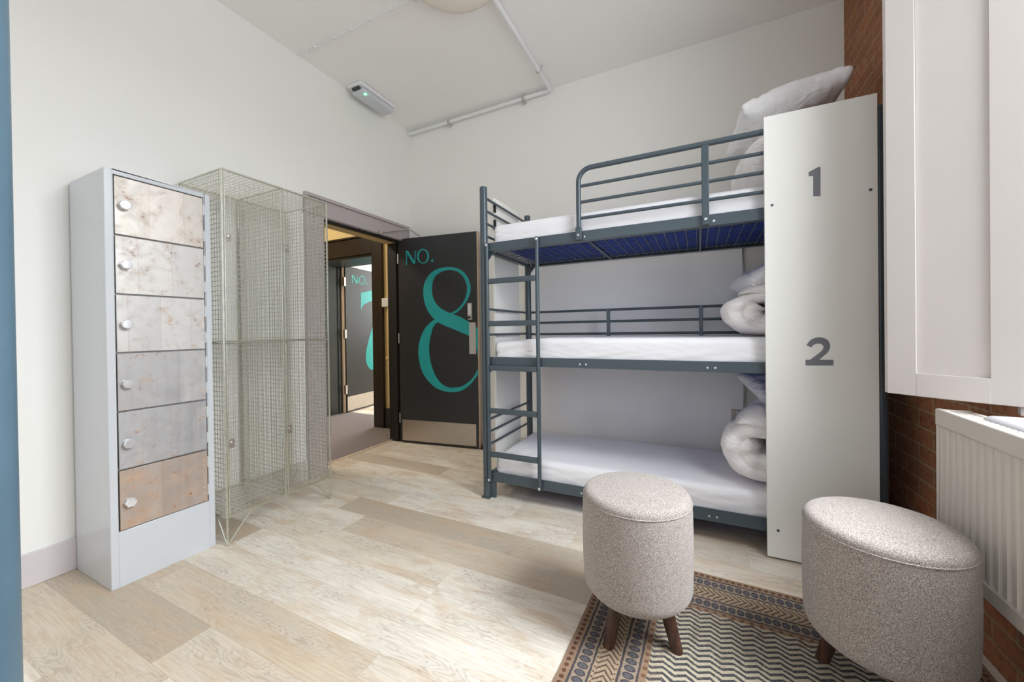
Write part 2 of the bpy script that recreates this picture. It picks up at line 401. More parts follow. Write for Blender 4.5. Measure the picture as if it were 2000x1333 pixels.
struct(build('trim_6', m, 'shadowgap', bevel=.002))
# ---- corridor and the lobby of the next room
struct(build('floor_corridor', bx(-3.4, -.152, FR, .199, -.06, .004).box(-1.775, -.735, .199, .66, -.06, .004), 'carpet'))
struct(build('trim_7', bx(-.165, -.135, DY0+.022, DY1-.022, 0, .008), 'pine', bevel=.003))
struct(build('floor_lobby', bx(-3.6, .2, .66, 3.6, -.06, .002), 'floor'))
Y7, X7A, X7B, H7 = .199, -1.775, -.735, 2.055
struct(build('wall_corridor', MB().box(-3.4, X7A, Y7, Y7+.4, -.06, HC).box(X7B, .0, Y7, Y7+.4, -.06, HC).box(X7A, X7B, Y7, Y7+.4, H7, HC), 'cream'))
struct(build('wall_corridor_end', MB().box(-3.5, -3.4, FR, Y7, -.06, HC).box(-3.4, -TH, FR-.1, FR, -.06, HC), 'cream'))
struct(build('ceiling_corridor', bx(-3.5, -TH, FR, Y7, HC, HC+.1), 'cream'))
struct(build('wall_lobby', MB().box(-3.6, -3.5, .6, 3.6, -.06, HC).box(.0, .1, .6, 3.6, -.06, HC).box(-3.6, .2, 3.5, 3.6, -.06, HC).box(-3.5, X7A-.002, .6, .605, 0, HC), 'wall'))
struct(build('ceiling_lobby', bx(-3.6, .2, .6, 3.6, HC, HC+.1), 'ceiling'))
# dark frame of the opposite doorway, its lining, and the skirting beside it
m = MB().box(X7B-.012, X7B+.135, Y7-.03, Y7, .004, H7+.19).box(X7A-.135, X7A+.012, Y7-.03, Y7, .004, H7+.19).box(X7A+.012, X7B-.012, Y7-.03, Y7, H7-.012, H7+.19)
m.box(X7B+.12, X7B+.15, Y7-.04, Y7, .004, H7+.205).box(X7A-.15, X7B+.15, Y7-.045, Y7, H7+.19, H7+.215)
m.box(X7B+.15, -TH, Y7-.022, Y7, .004, .235)
struct(build('trim_8', m, 'darkbrown', bevel=.005))
m = MB().box(X7A, X7A+.02, Y7, Y7+.40, .004, H7-.012).box(X7B-.02, X7B, Y7, Y7+.40, .004, H7-.012).box(X7A+.02, X7B-.02, Y7, Y7+.40, H7-.04, H7)
m.box(X7A+.02, X7A+.034, Y7+.32, Y7+.40, .004, H7-.04)
struct(build('trim_9', m, 'darkgrey', bevel=.003))

# ------------------------------------------------------------------ doors with painted numbers
def cat(pts, n=6):
    out = []
    P = [pts[0]]+list(pts)+[pts[-1]]
    for i in range(1, len(P)-2):
        p0, p1, p2, p3 = P[i-1], P[i], P[i+1], P[i+2]
        for k in range(n):
            t = k/n
            out.append(tuple(.5*((2*p1[j])+(-p0[j]+p2[j])*t+(2*p0[j]-5*p1[j]+4*p2[j]-p3[j])*t*t+(-p0[j]+3*p1[j]-3*p2[j]+p3[j])*t**3) for j in (0, 1)))
    out.append(tuple(pts[-1])); return out
def resample(pts, n):
    d = [0]
    for a, b in zip(pts, pts[1:]): d.append(d[-1]+math.hypot(b[0]-a[0], b[1]-a[1]))
    out = []; j = 0
    for k in range(n):
        t = d[-1]*k/(n-1)
        while j < len(d)-2 and d[j+1] < t: j += 1
        f = 0 if d[j+1] == d[j] else (t-d[j])/(d[j+1]-d[j]); f = min(max(f, 0), 1)
        out.append((pts[j][0]+(pts[j+1][0]-pts[j][0])*f, pts[j][1]+(pts[j+1][1]-pts[j][1])*f))
    return out
class Leaf:
    """a hinged door leaf: s runs from the hinge along the face, h is the height, n the face normal"""
    def __init__(s, A, B):
        s.A = Vector((A[0], A[1], 0)); d = Vector((B[0]-A[0], B[1]-A[1], 0)); s.w = d.length; s.d = d/s.w; s.n = Vector((s.d.y, -s.d.x, 0))
    def P(s, a, h, o=0.0): return s.A+s.d*a+s.n*o+Vector((0, 0, h))
    def box(s, mb, a0, a1, h0, h1, o0, o1):
        return mb.obox(s.P((a0+a1)/2, (h0+h1)/2, (o0+o1)/2), s.d, s.n, Vector((0, 0, 1)), (a1-a0)/2, (o1-o0)/2, (h1-h0)/2)
    def strip(s, mb, outer, inner, n=70, o=.0012, amax=9):
        a = resample(cat(outer), n); b = resample(cat(inner), n); c = lambda q: s.P(min(q[0], amax), q[1], o)
        return mb.add([c(q) for q in a]+[c(q) for q in b], [(i, i+1, n+i+1, n+i) for i in range(n-1)])
    def poly(s, mb, pts, o=.0012): return mb.add([s.P(a, h, o) for a, h in pts], [tuple(range(len(pts)))])
def ring(cx, cy, rx, ry, n=40): return [(cx+rx*math.sin(2*PI*k/n), cy+ry*math.cos(2*PI*k/n)) for k in range(n+1)]

D8 = Leaf((-.0166, -.1825), (.8389, -.0681))
def to_leaf(lf, u, v):
    """where the sight line through photo pixel (u, v) meets the door face"""
    r = R*((u-VCX)/VF)-U*((v-VCY)/VF)+F
    t = (lf.A-CAM).dot(lf.n)/r.dot(lf.n); q = CAM+r*t-lf.A
    return (q.dot(lf.d), q.z)
o8 = Vector((-.0166, -.1825, 0))
def z6(p): return to_leaf(D8, 760+p[0]/5.125, 440+p[1]/5.125)
def z7(p): return to_leaf(D8, 760+p[0]/4.76, 620+p[1]/4.76)
door = build('door_1', D8.box(MB(), 0, D8.w-.006, .012, 2.048, -.044, 0), 'black', origin=o8, bevel=.002)
struct(door, 'open black door lettered NO. 8 in teal, with steel kick plate')
build('edge_lipping', D8.box(MB(), D8.w-.0058, D8.w, .012, 2.048, -.044, -.0), 'pine', door)['label'] = 'pale wood edge of the black door'
build('kick_plate', D8.box(MB(), .022, D8.w-.035, .028, .235, .0002, .0018), 'steel', door)['label'] = 'brushed steel kick plate'
mb = MB()
outer = [(650, 890), (690, 865), (740, 815), (790, 740), (815, 660), (812, 590), (780, 510), (720, 450), (640, 422), (560, 420), (470, 445), (400, 500), (355, 580), (342, 680), (360, 790), (400, 880), (455, 945), (520, 990), (640, 1040), (720, 1075), (800, 1110), (850, 1160), (872, 1230), (888, 1330)]
inner = [(612, 882), (680, 845), (730, 790), (765, 720), (780, 640), (770, 575), (735, 510), (680, 465), (610, 450), (540, 460), (475, 500), (440, 560), (430, 650), (442, 730), (478, 795), (540, 848), (620, 884), (700, 915), (760, 945), (800, 968), (850, 1000), (888, 1035), (900, 1060), (915, 1090)]
EDGE = D8.w-.007
# trace in photo pixels, split so left and right edges stay matched
def chunk(a, b, n): D8.strip(mb, [z6(p) for p in a], [z6(p) for p in b], n, amax=EDGE)
chunk(outer[:10], inner[:10], 60); chunk(outer[9:17], inner[9:17], 50); chunk(outer[16:], inner[16:], 60)
lo = [z6(p) for p in [(470, 938), (430, 962), (385, 1005)]]+[z7(p) for p in [(330, 110), (290, 200), (272, 310), (285, 430), (320, 530), (380, 610), (450, 665), (530, 692), (600, 697), (680, 680), (750, 630), (800, 570), (826, 535)]]
li = [z6(p) for p in [(500, 972), (470, 985), (440, 1025)]]+[z7(p) for p in [(398, 130), (378, 220), (373, 320), (390, 430), (430, 540), (480, 610), (540, 648), (600, 655), (670, 645), (730, 610), (785, 555), (826, 478)]]
D8.strip(mb, lo, li, 110, .0011, amax=EDGE)
build('numeral', mb, 'teal', door, weld=False)['label'] = 'large teal numeral 8'
mb = MB()
# letters N, O and the full stop, traced the same way
D8.poly(mb, [z6(p) for p in [(172, 262), (180, 262), (178, 398), (168, 402)]])
D8.poly(mb, [z6(p) for p in [(160, 260), (190, 256), (256, 366), (252, 390), (240, 386), (176, 276)]], .0013)
D8.poly(mb, [z6(p) for p in [(258, 262), (268, 260), (262, 384), (252, 390)]], .0014)
D8.poly(mb, [z6(p) for p in [(250, 262), (280, 256), (280, 260), (252, 266)]], .0013)
build('letter', mb, 'teal', door, weld=False)['label'] = 'teal letter N'; mb = MB()
po = [(340+60*math.sin(2*PI*k/24), 312+74*math.cos(2*PI*k/24)) for k in range(25)]
pi_ = [(340+43*math.sin(2*PI*k/24), 313+64*math.cos(2*PI*k/24)) for k in range(25)]
D8.strip(mb, [z6(p) for p in po], [z6(p) for p in pi_], 60)
build('letter', mb, 'teal', door, weld=False)['label'] = 'teal letter O'; mb = MB()
D8.poly(mb, [z6((432+12*math.cos(2*PI*k/14), 357+12*math.sin(2*PI*k/14))) for k in range(14)])
build('full_stop', mb, 'teal', door, weld=False)
a0, h0 = to_leaf(D8, 917, 692); a1, h1 = to_leaf(D8, 929, 630)
build('push_plate', D8.box(MB(), a0, a1, h0, h1, .0002, .002), 'alu', door)
a0, h0 = to_leaf(D8, 915, 625); a1, h1 = to_leaf(D8, 923, 592)
lk = build('lock', D8.box(MB(), a0, a1, h0, h1, .0002, .022), 'alu', door, bevel=.003)
mb = MB(); D8.box(mb, a0+.006, a1-.006, h0+.05, h1-.012, .0222, .024)
build('keypad', mb, 'plastic', lk)
mb = MB(); c = D8.P((a0+a1)/2, h0+.022, .03); mb.tube([D8.P((a0+a1)/2, h0+.022, .022), D8.P((a0+a1)/2, h0+.022, .045)], .009, 12); mb.tube([D8.P(a0-.005, h0-.002, .05), D8.P((a0+a1)/2, h0+.022, .05)], .006, 8)
build('thumb_turn', mb, 'rubber', lk, smooth=True)
for h in (.25, 1.05, 1.85): build('hinge', MB().tube([D8.P(-.004, h-.05, .004), D8.P(-.004, h+.05, .004)], .007, 10), 'steel', door, smooth=True)
# scissor closer arm between the casing and the door
pa = Vector((.03, -.474, 2.05)); pe = Vector((.055, -.085, 2.165)); pe = Vector((.10, -.15, 2.16)); pb = D8.P(.235, 2.06, -.02)
q = R*((800-VCX)/VF)-U*((448-VCY)/VF)+F; pe = CAM+q*((-.14-CAM.y)/q.y)
q = R*((742-VCX)/VF)-U*((455-VCY)/VF)+F; pa = CAM+q*((.034-CAM.x)/q.x)
mb = MB().tube([pa, pe], .006, 8).tube([pe, pb], .006, 8); mb.box(pa.x-.012, pa.x+.012, pa.y-.02, pa.y+.02, pa.z-.014, pa.z+.014)
mb.tube([pe-Vector((0, 0, .012)), pe+Vector((0, 0, .012))], .011, 10)
D8.box(mb, .10, .34, 1.985, 2.04, -.085, -.0445)
build('closer_arm', mb, 'steel', door, smooth=True)['label'] = 'steel closer arm above the door'
tag(build('door_stop', MB().lathe([(.02, 0), (.02, .02), (.015, .034), (0, .036)], (.86, -.035, 0), 16), 'rubber', origin=(.86, -.035, 0), smooth=True), 'small black rubber door stop on the floor behind the NO. 8 door', 'door stop')

D7 = Leaf((-1.690, .602), (-1.80, 1.465))
o7 = Vector((-1.690, .602, 0))
door7 = build('door_2', D7.box(MB(), 0, D7.w, .012, 2.04, -.044, 0), 'black', origin=o7, bevel=.002)
struct(door7, 'open dark door of the opposite room with a teal 7')
build('edge_lipping', D7.box(MB(), -.0305, -.0005, .012, 2.04, -.044, -.02), 'pine', door7)
build('kick_plate', D7.box(MB(), .008, D7.w-.03, .028, .225, .0002, .0018), 'steel', door7)['label'] = 'brushed steel kick plate'
for h in (.33, 1.10, 1.82): build('hinge', D7.box(MB(), -.035, -.001, h-.06, h+.06, -.012, .012), 'steel', door7)
def w3(p): return to_leaf(D7, 580+p[0]/2.3816, 350+p[1]/2.3816)
mb = MB()
top = [w3(p) for p in [(297, 530), (330, 523), (362, 519)]]; bot = [w3(p) for p in [(297, 612), (312, 584), (362, 563)]]
ex = lambda q, ds, dz: (q[0]+ds, q[1]+dz)
D7.strip(mb, top+[ex(top[-1], .3, .0)], bot+[ex(bot[-1], .26, .02)], 40)
l = [w3(p) for p in [(362, 660), (345, 708), (326, 780), (320, 830), (328, 868), (345, 887), (362, 882)]]
r = [ex(l[0], .36, .40), ex(l[0], .26, .20), ex(l[3], .27, .09), ex(l[3], .22, 0), ex(l[4], .17, -.02), ex(l[5], .08, -.005), ex(l[6], .02, .005)]
D7.strip(mb, [ex(l[0], .30, .40)]+l, [ex(l[0], .40, .40)]+r[1:], 60)
build('numeral', mb, 'teal', door7, weld=False)['label'] = 'large teal numeral 7'
def z8(p): return to_leaf(D7, 620+p[0]/2.9, 440+p[1]/2.9)
mb = MB()
D7.poly(mb, [z8(p) for p in [(194, 282), (199, 282), (199, 330), (194, 330)]])
D7.poly(mb, [z8(p) for p in [(194, 282), (202, 282), (226, 326), (226, 332), (220, 332)]], .0013)
D7.poly(mb, [z8(p) for p in [(223, 286), (227, 286), (227, 332), (223, 332)]], .0014)
build('letter', mb, 'teal', door7, weld=False); mb = MB()
D7.strip(mb, [z8((252+19*math.sin(2*PI*k/20), 312+25*math.cos(2*PI*k/20))) for k in range(21)], [z8((252+14*math.sin(2*PI*k/20), 312+21*math.cos(2*PI*k/20))) for k in range(21)], 40)
build('letter', mb, 'teal', door7, weld=False); mb = MB()
D7.poly(mb, [z8((278+4*math.cos(2*PI*k/10), 333+4*math.sin(2*PI*k/10))) for k in range(10)])
build('full_stop', mb, 'teal', door7, weld=False)
mb = MB(); D7.box(mb, .06, .28, 2.045, 2.10, -.07, -.01); mb.tube([D7.P(.24, 2.10, -.03), D7.P(.42, 2.13, .10)], .006, 8).tube([D7.P(.42, 2.13, .10), D7.P(.40, 2.22, .16)], .006, 8)
build('closer_arm', mb, 'steel', door7)

# small fittings on the cream wall strip in the corridor
mb = MB().box(-.585, -.485, Y7-.045, Y7, 1.405, 1.505)
tag(build('junction_box', mb, 'plastic', origin=(-.535, Y7, 1.405), bevel=.006), 'white box on the cream corridor wall beside the dark door frame', 'junction box')
mb = MB().box(-.52, -.48, Y7-.028, Y7, .30, 1.405).box(-.545, -.455, Y7-.034, Y7, .80, .835)
tag(build('cable_trunking', mb, 'cream', origin=(-.5, Y7, .30), bevel=.003), 'cream cable trunking running down the corridor wall below the white box', 'trunking')
t = thing('corridor_socket', (-.44, Y7, .35), 'white wall socket on the cream corridor wall above the dark skirting', 'socket')
build('faceplate', bx(-.48, -.395, Y7-.014, Y7, .31, .395), 'plastic', t, bevel=.003)
build('switch', bx(-.445, -.43, Y7-.018, Y7-.0142, .365, .385), 'rubber', t)

# ------------------------------------------------------------------ grey locker with six rusty doors
LX0, LX1, LY0, LY1, LH = .018, .391, -2.429, -2.029, 1.842
lk = thing('steel_locker', ((LX0+LX1)/2, (LY0+LY1)/2, 0), 'tall pale grey steel locker with six rust-stained raw steel doors', 'locker')
mb = MB(); f = .045; t_ = .02
dz0, dz1, dy0, dy1 = .2444, 1.8222, -2.402, -2.056
mb.box(LX0, LX1, LY0, dy0, 0, LH).box(LX0, LX1, dy1, LY1, 0, LH).box(LX0, LX1, dy0, dy1, dz1, LH).box(LX0, LX1, dy0, dy1, 0, dz0).box(LX0, LX0+.01, dy0, dy1, dz0, dz1)
build('carcass', mb, 'grey', lk, bevel=.0025)
for z in (1.558, 1.296, 1.035, .774, .514): build('shelf', bx(LX0+.01, LX1-.022, dy0, dy1, z-.006, z+.006), 'grey', lk)
for z in (.06, .35, .72, 1.05, 1.33, 1.60):
    for xx in (LX1-.03, LX0+.012): build('rivet', MB().lathe([(.004, 0), (.004, -.002), (0, -.003)], (xx, LY0, z), 8, 'y'), 'bolt', lk, smooth=True)
zs = [dz1, 1.558, 1.296, 1.035, .774, .514, dz0]
rust = [(1, .5, .15, (204, 197, 188)), (2, .9, .1, (204, 200, 195)), (3, .3, .12, (198, 196, 193)), (4, .6, .12, (178, 177, 177)), (5, .5, .15, (172, 172, 174)), (6, .6, .8, (178, 164, 154))]
kn = []
for i in range(6):
    zt, zb = zs[i]-(.005 if i == 0 else .0035), zs[i+1]+.0035
    mt = rusty('rusty_steel_%d' % i, rust[i][0], rust[i][1], rust[i][2], rust[i][3])
    d = build('door', bx(LX1-.02, LX1-.001, dy0+.006, dy1-.005, zb, zt), mt, lk, bevel=.0015)
    zc = (1.691, 1.427, 1.162, .896, .63, .367)[i]; yk = -2.367
    k = MB().lathe([(.019, 0), (.019, .003), (.011, .005), (.011, .012), (.0195, .014), (.0215, .017), (.0215, .026), (.019, .029), (.0, .0295)], (LX1-.001, yk, zc), 6 if i % 2 else 8, 'x')
    build('lock_knob', k, 'satin', d, smooth=True, angle=20)['label'] = 'chrome lock knob'
    for zz in (zt-.06, zb+.06):
        h = MB().tube([(LX1+.001, dy1-.003, zz-.028), (LX1+.001, dy1-.003, zz+.028)], .003, 8)
        h.box(LX1-.0008, LX1+.0006, dy1-.003, dy1+.016, zz-.024, zz+.024)
        for q in (-.014, .014): h.lathe([(.003, 0), (.003, .0022), (0, .003)], (LX1-.001, dy1-.02, zz+q), 8, 'x')
        build('hinge', h, 'grey', d, smooth=True)

# ------------------------------------------------------------------ galvanised wire locker
WX0, WX1, WY0, WY1, WYM, WH, WZ = .03, .462, -2.009, -1.383, -1.693, 1.978, .148
wl = thing('wire_locker', ((WX0+WX1)/2, (WY0+WY1)/2, 0), 'see-through galvanised wire mesh locker of four compartments on hairpin legs', 'locker')
ZM = 1.068
def grid(mb, o, a, b, na, nb, r=.0014):
    o, a, b = Vector(o), Vector(a), Vector(b)
    for i in range(1, na): mb.tube([o+a*i/na, o+a*i/na+b], r, 4, caps=False)
    for j in range(1, nb): mb.tube([o+b*j/nb, o+b*j/nb+a], r, 4, caps=False)
    return mb
P_ = .0254
def wires(o, a, b): return grid(MB(), o, a, b, max(1, round(Vector(a).length/P_)), max(1, round(Vector(b).length/P_)))
RF = .0056
mb = MB()
for x in (WX0, WX1):
    for y in (WY0, WY1): mb.tube([(x, y, WZ), (x, y, WH)], RF, 8)
    for z in (WZ, ZM, WH): mb.tube([(x, WY0, z), (x, WY1, z)], RF, 8)
    mb.tube([(x, WYM, WZ), (x, WYM, WH)], RF, 8)
for y in (WY0, WYM, WY1):
    for z in (WZ, ZM, WH): mb.tube([(WX0, y, z), (WX1, y, z)], RF*.9, 8)
build('frame', mb, 'wire', wl, smooth=True)
HW, DW = WH-WZ, WX1-WX0
build('back_panel', wires((WX0, WY0, WZ), (0, WY1-WY0, 0), (0, 0, HW)), 'wire', wl, weld=False)
for y in (WY0, WYM, WY1): build('divider' if y == WYM else 'side_panel', wires((WX0, y, WZ), (DW, 0, 0), (0, 0, HW)), 'wire', wl, weld=False)
for z, nm in ((WZ, 'bottom_panel'), (ZM, 'shelf'), (WH, 'top_panel')): build(nm, wires((WX0, WY0, z), (DW, 0, 0), (0, WY1-WY0, 0)), 'wire', wl, weld=False)
for (ya, yb) in ((WY0+.008, WYM-.006), (WYM+.010, WY1-.008)):
    for (za, zb) in ((ZM+.008, WH-.006), (WZ+.008, ZM-.012)):
        x = WX1+.008
        m = MB().tube([(x, ya, za), (x, yb, za), (x, yb, zb), (x, ya, zb), (x, ya, za+.001)], .004, 8)
        d = build('door', m, 'wire', wl, smooth=True)
        build('mesh', wires((x, ya, za), (0, yb-ya, 0), (0, 0, zb-za)), 'wire', d, weld=False)
        zc = za+(zb-za)*(.61 if za > ZM else .42)
        build('hasp', MB().box(x-.003, x+.003, ya-.003, ya+.028, zc-.024, zc+.024).lathe([(.009, 0), (.009, .006), (.0, .007)], (x+.003, ya+.016, zc+.004), 12, 'x'), 'steel', d)
for (x, sx) in ((WX0, 1), (WX1, -1)):
    for (y, sy) in ((WY0, 1), (WY1, -1)):
        m = MB().tube([(x, y, WZ), (x, y, .005)], .0045, 8).tube([(x, y, .005), (x, y+sy*.125, WZ)], .0042, 8).tube([(x, y, .005), (x+sx*.10, y, WZ)], .0042, 8).tube([(x-.012, y, .0045), (x+.012, y, .0045)], .0045, 8)
        build('hairpin_leg', m, 'wire', wl, smooth=True)
# dropped wire tag plate at top right corner
build('corner_plate', bx(WX0+.3, WX1-.004, WY1-.001, WY1+.001, WH-.075, WH-.004), 'steel', wl)

# ------------------------------------------------------------------ triple bunk bed
BX0, BX1, BY0, BY1 = 1.409, 3.410, -.926, -.200
def post(x, y, h=2.071): return MB().tube([(x, y, .004), (x, y, h-.006)], .025, 20).lathe([(.025, h-.006), (.022, h), (0, h+.001)], (x, y, 0), 20).box(x-.03, x+.03, y-.03, y+.03, 0, .006)
bed = thing('bunk_bed', ((BX0+BX1)/2, (BY0+BY1)/2, 0), 'slate blue metal triple bunk bed with ladder and white numbered panel', 'bunk bed')
for x in (BX0, BX1):
    for y in (BY0, BY1): build('post', post(x, y), 'slate', bed, smooth=True)
rz = [(.112, .178), (.884, .940), (1.637, 1.695)]
for (za, zb) in rz:
    for y, s in ((BY0, 1), (BY1, -1)):
        yo = y-s*.004
        m = MB().box(BX0+.03, BX1-.03, min(yo, yo+s*.003), max(yo, yo+s*.003), za, zb).box(BX0+.03, BX1-.03, min(yo+s*.003, yo+s*.045), max(yo+s*.003, yo+s*.045), za, za+.003)
        sr = build('side_rail', m, 'slate', bed, bevel=.0012)
        if s == 1:
            for xx in (2.056, 2.093, 2.732, 2.767): build('bolt', MB().lathe([(.006, 0), (.006, -.002), (0, -.0035)], (xx, yo, (za+zb)/2-.006), 10, 'y'), 'bolt', sr, smooth=True)
    for x in (BX0+.012, BX1-.012):
        build('end_rail', bx(x-.012, x+.012, BY0+.02, BY1-.02, za, za+.045), 'slate', bed, bevel=.003)
    # gussets under the corners
    for x, s in ((BX0+.02, 1), (BX1-.02, -1)):
        for y in (BY0+.0, BY1-.0):
            m = MB(); yy = y+(.012 if y == BY0 else -.012)
            m.add([(x, yy-.003, za), (x+s*.05, yy-.003, za), (x, yy-.003, za-.06), (x, yy+.003, za), (x+s*.05, yy+.003, za), (x, yy+.003, za-.06)], [(0, 1, 2), (5, 4, 3), (0, 3, 4, 1), (1, 4, 5, 2), (2, 5, 3, 0)])
            build('corner_bracket', m, 'slate', bed)
    # sprung wire base
    zb_ = za+.016
    m = MB()
    for k in range(1, 17): y = BY0+(BY1-BY0)*k/17; m.tube([(BX0+.05, y, zb_), (BX1-.05, y, zb_)], .0026, 6)
    for k in range(1, 36): x = BX0+(BX1-BX0)*k/36; m.tube([(x, BY0+.03, zb_-.002), (x, BY1-.03, zb_-.002)], .0026, 6)
    build('wire_base', m, 'slate', bed, weld=False)
    # white edge springs along the base
    m = MB(); zz = zb_+.004
    path = [(BX0+.03 if k % 2 else BX0+.075, BY0+.05+(BY1-BY0-.13)*k/47, zz) for k in range(48)]
    path += [(BX0+.075+(BX1-BX0-.15)*k/119, BY1-.025 if k % 2 else BY1-.075, zz) for k in range(120)]
    m.tube(path, .0024, 5); build('edge_spring', m, 'plastic', bed, weld=False)
    for x in (2.105, 2.705): build('cross_bar', bx(x-.006, x+.006, BY0+.0, BY1-.0, za+.002, za+.014), 'slate', bed)
ez = [2.005, 1.92, 1.835, 1.75, 1.259, 1.172, 1.087, .515, .430, .345]
for x in (BX0+.004, BX1-.004):
    for z in ez: build('end_bar', MB().tube([(x, BY0, z), (x, BY1, z)], .0085, 10), 'slate', bed, smooth=True)
# rails along the wall side of the middle bunk
for z in (1.262, 1.174, 1.081): build('back_guard_bar', MB().tube([(BX0, BY1, z), (BX1, BY1, z)], .0095, 10), 'slate', bed, smooth=True)
for x in (2.073, 2.707): build('back_guard_upright', bx(x-.012, x+.012, BY1-.010, BY1+.010, .90, 1.27), 'slate', bed, bevel=.002)
# guard rail of the top bunk
arc = [(2.062+.075*(1-math.cos(t)), BY0-.012, 1.981+.075*math.sin(t)) for t in [PI/2*k/8 for k in range(9)]]
build('guard_rail', MB().tube([(2.062, BY0-.012, 1.645), (2.062, BY0-.012, 1.95)]+arc+[(BX1-.01, BY0-.012, 2.058)], .0145, 14), 'slate', bed, smooth=True)
for z in (1.956, 1.862, 1.768): build('guard_bar', MB().tube([(2.062, BY0-.012, z), (BX1, BY0-.012, z)], .0095, 10), 'slate', bed, smooth=True)
for x in (2.729, 3.30): build('guard_upright', bx(x-.017, x+.017, BY0-.024, BY0-.002, 1.64, 2.05), 'slate', bed, bevel=.003)
m = MB().box(2.044, 2.080, BY0-.028, BY0-.004, 1.64, 1.715)
build('guard_bracket', m, 'slate', bed, bevel=.003)
for x in (2.062, 2.729): build('bolt', MB().lathe([(.007, 0), (.007, -.003), (0, -.005)], (x, BY0-.0285, 1.668), 12, 'y'), 'bolt', bed, smooth=True)
# ladder
ld = build('ladder', MB(), 'slate', bed) if False else None
LYP = BY0-.022
st = []
for x in (1.441, 1.797): st.append(build('ladder_stile', MB().tube([(x, LYP, .118), (x, LYP, 1.69)], .0125, 12), 'slate', bed, smooth=True))
for z in (1.437, 1.159, .869, .587, .300): build('ladder_rung', bx(1.452, 1.787, LYP-.012, LYP+.012, z-.017, z+.017), 'slate', bed, bevel=.006, seg=3)
for s, x in zip(st, (1.441, 1.797)):
    for z in (.130, 1.675): build('cap_bolt', MB().lathe([(.009, 0), (.009, -.003), (.004, -.008), (0, -.009)], (x, LYP-.012, z), 12, 'y'), 'bolt', s, smooth=True)
build('foot_plate', bx(1.434, 1.470, BY0+.004, BY0+.020, .0, .18), 'slate', bed, bevel=.002)
# white privacy panel with grey numerals, and its twin at the foot end
PX0, PX1, PYF, PZ0, PZ1 = 2.980, 3.3925, -.966, .011, 2.1155
PYB = PYF+.018
pn = build('privacy_panel', bx(PX0, PX1, PYF, PYB, PZ0, PZ1), 'white', bed, bevel=.0015); pn['label'] = 'white panel numbered 1 and 2 in grey'
yo = PYF-.0008
def num(pts): return MB().add([(x, yo, z) for x, z in pts], [tuple(range(len(pts)))])
def pyp(u, v):
    q = R*((u-VCX)/VF)-U*((v-VCY)/VF)+F; q = CAM+q*((yo-CAM.y)/q.y); return (q.x, q.z)
one = [pyp(1380+x/4.3, 150+y/4.3) for x, y in [(856, 802), (936, 759), (957, 757), (957, 1004), (895, 1004), (895, 835), (858, 836)]]
build('numeral', num(one), 'numeral', pn)['label'] = 'grey numeral 1'
c2 = lambda x, y: pyp(1380+x/2.05, 150+y/2.05)
outer2 = [c2(*p) for p in [(399, 1075), (418, 1054), (440, 1045), (462, 1045), (484, 1054), (494, 1072), (494, 1088), (484, 1106), (466, 1121), (440, 1146)]]
inner2 = [c2(*p) for p in [(419, 1085), (430, 1074), (442, 1070), (456, 1070), (465, 1076), (468, 1084), (464, 1094), (452, 1106), (432, 1121), (398, 1146)]]
a = resample(cat(outer2), 40); b = resample(cat(inner2), 40)
m = MB().add([(x, yo, z) for x, z in a]+[(x, yo, z) for x, z in b], [(i, i+1, 40+i+1, 40+i) for i in range(39)])
m.add([(x, yo-.0005, z) for x, z in [c2(396, 1134), c2(508, 1134), c2(508, 1157), c2(396, 1157)]], [(0, 1, 2, 3)])
build('numeral', m, 'numeral', pn, weld=False)['label'] = 'grey numeral 2'
for (u, v) in ((1508, 401), (1700, 371), (1520, 1037)):
    x, z = pyp(u, v); build('screw', MB().lathe([(.006, 0), (.006, -.002), (0, -.004)], (x, PYF, z), 10, 'y'), 'slate', pn, smooth=True)
build('foot_panel', bx(1.374, 1.390, -.745, -.340, .06, 2.062), 'white', bed, bevel=.0015)['label'] = 'white panel behind the ladder end'
for q in (1.955, 1.83): build('panel_clip', bx(1.3905, 1.402, -.757, -.735, q, q+.07), 'rubber', bed)

# ------------------------------------------------------------------ mattresses with fitted sheets
def rounded_box(x0, x1, y0, y1, z0, z1, r, nx, ny, nz, disp):
    mb = MB(); lo = Vector((x0, y0, z0)); hi = Vector((x1, y1, z1)); n = (nx, ny, nz); dims = hi-lo
    def samp(k, cnt, L):        # denser towards the ends
        t = k/cnt; return t
    def pt(p):
        q = Vector([min(max(p[i], lo[i]+r), hi[i]-r) for i in range(3)]); d = p-q
        if d.length > 1e-9: p = q+d.normalized()*r
        nn = d.normalized() if d.length > 1e-9 else Vector((0, 0, 1))
        return p+disp(p, nn)
    for ax in range(3):
        u, v = (ax+1) % 3, (ax+2) % 3
        for side in (0, 1):
            vs = []; fs = []
            for i in range(n[u]+1):
                for j in range(n[v]+1):
                    p = Vector((0, 0, 0)); p[ax] = (lo, hi)[side][ax]; p[u] = lo[u]+dims[u]*i/n[u]; p[v] = lo[v]+dims[v]*j/n[v]; vs.append(pt(p))
            for i in range(n[u]):
                for j in range(n[v]):
                    a = i*(n[v]+1)+j; fs.append((a, a+1, a+n[v]+2, a+n[v]+1) if side == 0 else (a, a+n[v]+1, a+n[v]+2, a+1))
            mb.add(vs, fs)
    return mb
def sheet_disp(seed, front=.006):
    def f(p, n):
        s = seed*9.7
        w = noise.noise(Vector((p.x*3.2+s, p.z*34-p.x*5, p.y*6)))*.55+noise.noise(Vector((p.x*9+s, p.z*60+p.x*14, p.y*12)))*.3
        k = front if abs(n.z) < .7 else front*.35
        end = math.exp(-max(0, p.x-1.48)/.25)*.006
        return n*(w*(k+end))
    return f
